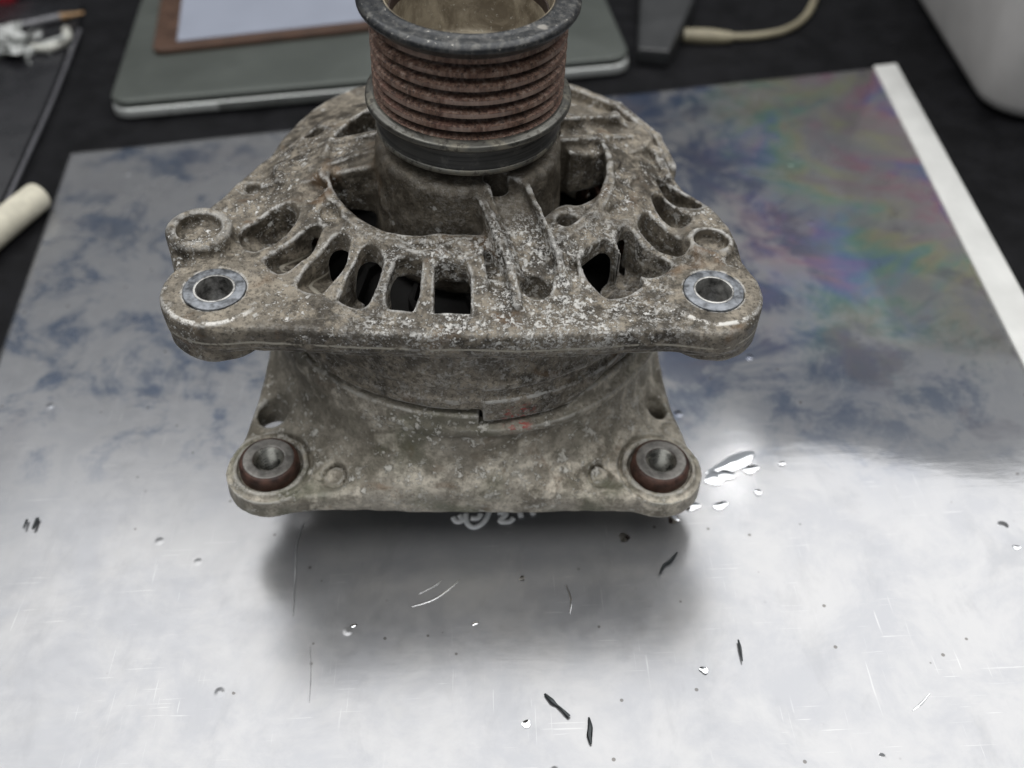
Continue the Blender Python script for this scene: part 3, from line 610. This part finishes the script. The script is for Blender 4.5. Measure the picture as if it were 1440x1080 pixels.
# small blisters in the film
bl = simple('stretched_bright_film', (0.75, 0.76, 0.78), 0.07, 1.0, 0.03, 60)
for (bx_, by_, ra, rb_, ang) in ((1030,652,9.0,2.6,0.35),(1056,660,2.4,1.7,0.1),(1004,672,3.6,2.4,0.8),(1018,668,3.0,2.6,-0.3),(974,712,2.2,1.6,0),(1013,711,2.0,1.6,0.4),(947,731,1.8,1.3,0),(1066,692,1.2,1.0,0),
     (878,756,1.7,1.4,0.2),(740,1018,1.3,0.9,0.5),(990,942,1.1,0.9,0),(1430,770,1.0,0.7,0.6),(497,880,0.8,0.6,0),(734,814,0.9,0.8,0),(668,877,0.9,0.6,0.5),(1100,652,1.0,0.8,0)):
    p = at(bx_, by_, 1.0); vv = []; ff = []; nr_, ns_ = 7, 20
    for k in range(nr_):
        q_ = k/(nr_-1); hgt = (0.06 if ra > 4 else 0.13)*min(ra, rb_)*(1-q_*q_)**1.5
        for m_ in range(ns_):
            a_ = m_*math.tau/ns_; wb = 1+0.18*math.sin(2*a_+bx_)+0.12*math.sin(3*a_+by_)
            x_, y_ = ra*q_*math.cos(a_)*wb, rb_*q_*math.sin(a_)*wb
            vv.append((x_*math.cos(ang)-y_*math.sin(ang), x_*math.sin(ang)+y_*math.cos(ang), hgt))
    for k in range(nr_-1):
        for m_ in range(ns_): ff.append((k*ns_+m_, (k+1)*ns_+m_, (k+1)*ns_+(m_+1) % ns_, k*ns_+(m_+1) % ns_))
    me = bpy.data.meshes.new('blister'); me.from_pydata([(x_*S, y_*S, z_*S) for x_, y_, z_ in vv], [], ff)
    o = link('blister', me, bl, sh); o.location = Vector((p.x, p.y, 1.12))*S

# scratches and creases in the film
grey = simple('grey_scratch', (0.27, 0.275, 0.28), 0.4, 0.5)
def scratch(pts, r_, mat_):
    o = tube('scratch', [tuple(at(x_, y_, 0)) for x_, y_ in pts], [r_*0.4]+[r_]*(len(pts)-2)+[r_*0.4], mat_, sh, 6, 5)
    o.scale = (1, 1, 0.25); o.location = (0, 0, 0.00108)
scratch([(428,738),(418,770),(416,810),(413,868)], 0.22, grey); scratch([(437,912),(438,955),(436,990)], 0.15, grey)
scratch([(580,856),(610,846),(636,828),(660,804)], 0.3, bl); scratch([(590,838),(616,824),(640,802)], 0.22, bl)
scratch([(796,826),(803,846),(801,866)], 0.25, bl); scratch([(1282,1002),(1294,992),(1306,978)], 0.3, bl)

# ================================================================== THINGS ON THE TABLE
# laptop, closed
a, b = at(150, 146, 10), at(889, 80, 10); ex = (b-a).normalized(); ey = Vector((-ex.y, ex.x, 0)); W_ = (b-a).length; Dp = 215
rz = math.atan2(ex.y, ex.x); cc = a+ex*W_/2+ey*Dp/2
lap = empty('laptop', (cc.x, cc.y, 0), rz); tag(lap, 'closed grey laptop lying behind the alternator', 'laptop')
mg = simple('brushed_grey_metal', (0.085, 0.094, 0.085), 0.38, 0.3, 0.06, 20); ml = simple('light_grey_metal_edge', (0.58, 0.60, 0.58), 0.30, 0.5, 0.06, 20)
prism('base', rrect(0, 0, W_, Dp, 9), 1.2, 6.2, ml, lap, 1.2)
prism('lid', rrect(0, 0, W_-1, Dp-1, 9), 6.6, 10.2, mg, lap, 1.0)
prism('opening_notch', rrect(-W_*0.12, -Dp/2+0.3, 88, 1.8, 0.8), 2.2, 5.6, simple('dark_notch', (0.10, 0.105, 0.10), 0.5), lap)
prism('foot', rrect(-W_*0.4, -Dp/2+14, 20, 5, 2), 0, 1.4, M['cover'], lap); prism('foot', rrect(W_*0.4, -Dp/2+14, 20, 5, 2), 0, 1.4, M['cover'], lap)
# clipboard on the laptop
a, b = at(214, 72, 13), at(520, 38, 13); ex2 = (b-a).normalized(); ey2 = Vector((-ex2.y, ex2.x, 0)); rz2 = math.atan2(ex2.y, ex2.x); cc = a+ex2*92+ey2*72
cb = empty('clipboard', (cc.x, cc.y, 10.4), rz2); tag(cb, 'brown hardboard clipboard lying on the laptop lid', 'clipboard')
prism('board', rrect(0, 0, 184, 144, 5), 0, 2.6, simple('brown_hardboard', (0.055, 0.026, 0.014), 0.55, 0, 0.25, 90), cb, 0.4)
prism('clip', rrect(0, 62, 70, 12, 3), 2.6, 6, M['bright'], cb, 0.8)
a = at(249, 58, 13.2); q = a+ex2*86+ey2*66
pa = prism('paper_sheet', [(-82, -60), (88, -60), (88, 60), (-82, 60)], 0, 0.3, simple('grey_white_paper', (0.235, 0.255, 0.31), 0.7, 0, 0.04, 30), None)
a0 = a-(ex2*-82+ey2*-60); pa.location = Vector((a0.x, a0.y, 13.05))*S; pa.rotation_euler = (0, 0, rz2)
tag(pa, 'blank white paper lying on the brown clipboard', 'paper')
# white tub, top right
p = at(1392, 172, 0); pe = at(1300, 20, 0)-p; trz = math.atan2(pe.y, pe.x)-math.pi/2; q = p+Vector((math.cos(trz), math.sin(trz), 0))*62+Vector((-math.sin(trz), math.cos(trz), 0))*80
tub = empty('white_container', (q.x, q.y, 0), trz); tag(tub, 'white plastic container standing at the right behind the sheet', 'container')
bm = bmesh.new(); rings = []
prof_t = [(0, 8), (1.2, 4.5), (4.5, 1.2), (9, 0), (60, -2), (125, -4), (128, -5.5), (132, -5.5), (132, -3)]
for (zz, ins) in prof_t:
    rings.append([bm.verts.new((x*S, y*S, zz*S)) for x, y in rrect(0, 0, 130-2*ins, 170-2*ins, 22, n=8)])
for r0, r1 in zip(rings[:-1], rings[1:]):
    for k in range(len(r0)): bm.faces.new((r0[k], r0[(k+1) % len(r0)], r1[(k+1) % len(r0)], r1[k]))
bm.faces.new(rings[0][::-1]); bm.faces.new(rings[-1]); me = bpy.data.meshes.new('tub'); bm.to_mesh(me); bm.free()
wp = simple('white_plastic', (0.50, 0.49, 0.48), 0.45, 0, 0.06, 30)
link('tub', me, wp, tub)
prism('tub_lid', rrect(0, 0, 144, 184, 26, n=8), 132.5, 139, wp, tub, 1.5)
# cable
cab = empty('usb_cable', tuple(at(1000, 50, 0))); tag(cab, 'cream cable with a plug on its end lying beside the laptop', 'cable')
def loc(o, pts, z): r = []; [r.append(tuple(Vector(at(x, y, z))-Vector(o.location)/S)) for x, y in pts]; return r
mc = simple('cream_cable_jacket', (0.23, 0.205, 0.14), 0.5, 0, 0.2, 60)
tube('cord', loc(cab, [(1028,52),(1060,51),(1100,44),(1128,28),(1143,5),(1150,-30),(1120,-80)], 2.2), [1.9]*7, mc, cab, 12, 8)
pl = loc(cab, [(962,50),(1030,53)], 3)
tube('plug', [pl[0], (pl[0][0]*.5+pl[1][0]*.5, pl[0][1]*.5+pl[1][1]*.5, 3), pl[1]], [3.6, 4.0, 2.6], mc, cab, 16, 4)
# dark stand next to the laptop
dk = simple('dark_grey_plastic', (0.028, 0.029, 0.030), 0.4, 0, 0.2, 40)
stq = [at(895, 92), at(940, 96), at(975, 20), at(985, -40), at(905, -40), at(898, 30)]
o = prism('phone_case', [(p_.x, p_.y) for p_ in stq], 0, 9, dk, None, 1.5); tag(o, 'dark grey plastic block right beside the laptop', 'block')
tube_l = [at(932, 84, 1.5), at(945, 62, 1.5)]
o = tube('metal_pin', [tuple(x) for x in tube_l], [1.3, 1.0], simple('grey_pin', (0.25, 0.25, 0.23), 0.4, 0.5), None, 10); tag(o, 'small pale metal pin lying between laptop and cable plug', 'pin')
# off-white roll at the left edge
o_ = at(53, 276, 6.4); o2 = at(-40, 352, 6.4); rl = empty('cloth_roll', tuple(o_)); tag(rl, 'short off-white rolled cylinder at the left edge of the table', 'roll')
dv = (o2-o_); tube('roll', [(0,0,0), tuple(dv*0.03), tuple(dv*0.5), tuple(dv)], [5.2, 6.0, 6.3, 6.6], simple('off_white_fabric', (0.56, 0.53, 0.43), 0.8, 0, 0.18, 120, 0.0006), rl, 28, 6)
e0 = dv.normalized(); tube('rolled_end', [tuple(-e0*0.5), tuple(e0*2.0)], [3.8, 3.8], simple('off_white_core', (0.40, 0.37, 0.29), 0.8, 0, 0.2, 200), rl, 24, 2)
# black folder on the left, with its pale edge
fp = [at(118, 10), at(112, 40), at(70, 150), at(2, 300), at(-260, 340), at(-200, 10)]
fd = empty('black_folder', (0, 0, 0)); tag(fd, 'flat black folder with a pale plastic edge at the far left', 'folder')
prism('folder_cover', [(p_.x, p_.y) for p_ in fp], 0, 3.2, simple('black_vinyl', (0.014, 0.014, 0.016), 0.28, 0, 0.3, 40), fd, 0.6)
tube('folder_edge', [tuple(at(x, y, 3.2)) for x, y in ((112,42),(94,90),(70,150),(36,225),(3,298))], [0.9]*5, simple('pale_edge', (0.10, 0.10, 0.11), 0.4, 0, 0.1), fd, 8, 6)
# pencil
pn = empty('pencil', tuple(at(60, 34, 6.5))); tag(pn, 'thin pencil with a tan tip lying on the black folder', 'pencil')
q0, q1, q2 = (Vector(at(x, y, 5.6))-Vector(pn.location)/S for x, y in ((-40,52),(85,24),(118,18)))
tube('pencil_body', [tuple(q0), tuple(q1)], [2.2, 2.2], simple('grey_pencil', (0.13, 0.13, 0.14), 0.35), pn, 8)
tube('pencil_tip', [tuple(q1), tuple(q2)], [2.2, 0.6], simple('tan_wood', (0.28, 0.17, 0.08), 0.6), pn, 8)
# red thing in the corner
o = prism('red_box', [(p_.x, p_.y) for p_ in (at(-120, 18), at(22, 14), at(40, -25), at(-100, -60))], 0, 12, simple('red_plastic', (0.20, 0.012, 0.02), 0.4), None, 2.5)
tag(o, 'dark red plastic box cut off by the top left corner', 'box')
# crumpled foil with hooked strip
cf = empty('crumpled_foil', tuple(at(25, 70, 3.5))); tag(cf, 'crumpled clear plastic scrap with a hooked strip on the black folder', 'plastic scrap')
mf = simple('crinkled_clear_plastic', (0.30, 0.31, 0.30), 0.22, 0.1, 0.5, 90, 0.0008, 0.8)
bm = bmesh.new(); bmesh.ops.create_icosphere(bm, subdivisions=4, radius=1.0)
from mathutils import noise as mn
for v_ in bm.verts:
    n_ = v_.co.normalized(); k = 0.75+0.75*(mn.cell(n_*2.3)-0.2)+0.35*mn.noise(n_*4.0)
    v_.co = Vector((n_.x*21*k, n_.y*15*k, max(-3.4, n_.z*9*k)))*S
me = bpy.data.meshes.new('crumpled_sheet'); bm.to_mesh(me); bm.free(); link('crumpled_sheet', me, mf, cf, smooth=False)
tube('hooked_strip', loc(cf, [(45,66),(65,68),(82,62),(94,52),(93,42)], 6), [1.6, 2.2, 2.4, 2.6, 2.2], simple('pale_strip', (0.42, 0.42, 0.38), 0.5), cf, 10, 6)

# ---- shavings and scraps lying on the sheet
msh = simple('dark_metal_shaving', (0.035, 0.04, 0.042), 0.35, 0.6, 0.3, 300)
def shaving(pts, rr, label):
    rr = [x*0.72 for x in rr]
    o = empty('metal_shaving', tuple(at(*pts[0], 1.6))); P = [tuple(Vector(at(x, y, 1.5+0.5*(k % 2)))-Vector(o.location)/S) for k, (x, y) in enumerate(pts)]
    me_o = tube('metal_shaving', P, rr, msh, None, 6, 4); me_o.location = o.location; bpy.data.objects.remove(o)
    me_o.scale = (1, 1, 0.6); tag(me_o, label, 'metal shaving', 'dark shavings scattered on the silver sheet')
shaving([(766,976),(776,985),(783,992),(791,998),(800,1008)], [.45,.9,.45,.5,.8], 'bent black shaving lying diagonally near the bottom centre of the sheet')
shaving([(828,1009),(830,1022),(829,1034),(831,1045)], [.3,.9,1.0,.3], 'short thick black sliver below the bent shaving')
shaving([(952,777),(943,788),(934,795),(928,806)], [.35,.7,.6,.3], 'thin grey shaving right of the alternator shadow')
shaving([(1038,900),(1041,910),(1044,930)], [.3,.5,.2], 'faint grey sliver lying alone in the bright right half of the sheet')
shaving([(38,731),(33,742)], [.6,.4], 'left one of the two short strokes near the left edge')
shaving([(53,729),(46,743)], [.9,.6], 'right and thicker one of the two short strokes near the left edge')
# lower ends of handwritten letters, modelled as flat strokes laid below the flange
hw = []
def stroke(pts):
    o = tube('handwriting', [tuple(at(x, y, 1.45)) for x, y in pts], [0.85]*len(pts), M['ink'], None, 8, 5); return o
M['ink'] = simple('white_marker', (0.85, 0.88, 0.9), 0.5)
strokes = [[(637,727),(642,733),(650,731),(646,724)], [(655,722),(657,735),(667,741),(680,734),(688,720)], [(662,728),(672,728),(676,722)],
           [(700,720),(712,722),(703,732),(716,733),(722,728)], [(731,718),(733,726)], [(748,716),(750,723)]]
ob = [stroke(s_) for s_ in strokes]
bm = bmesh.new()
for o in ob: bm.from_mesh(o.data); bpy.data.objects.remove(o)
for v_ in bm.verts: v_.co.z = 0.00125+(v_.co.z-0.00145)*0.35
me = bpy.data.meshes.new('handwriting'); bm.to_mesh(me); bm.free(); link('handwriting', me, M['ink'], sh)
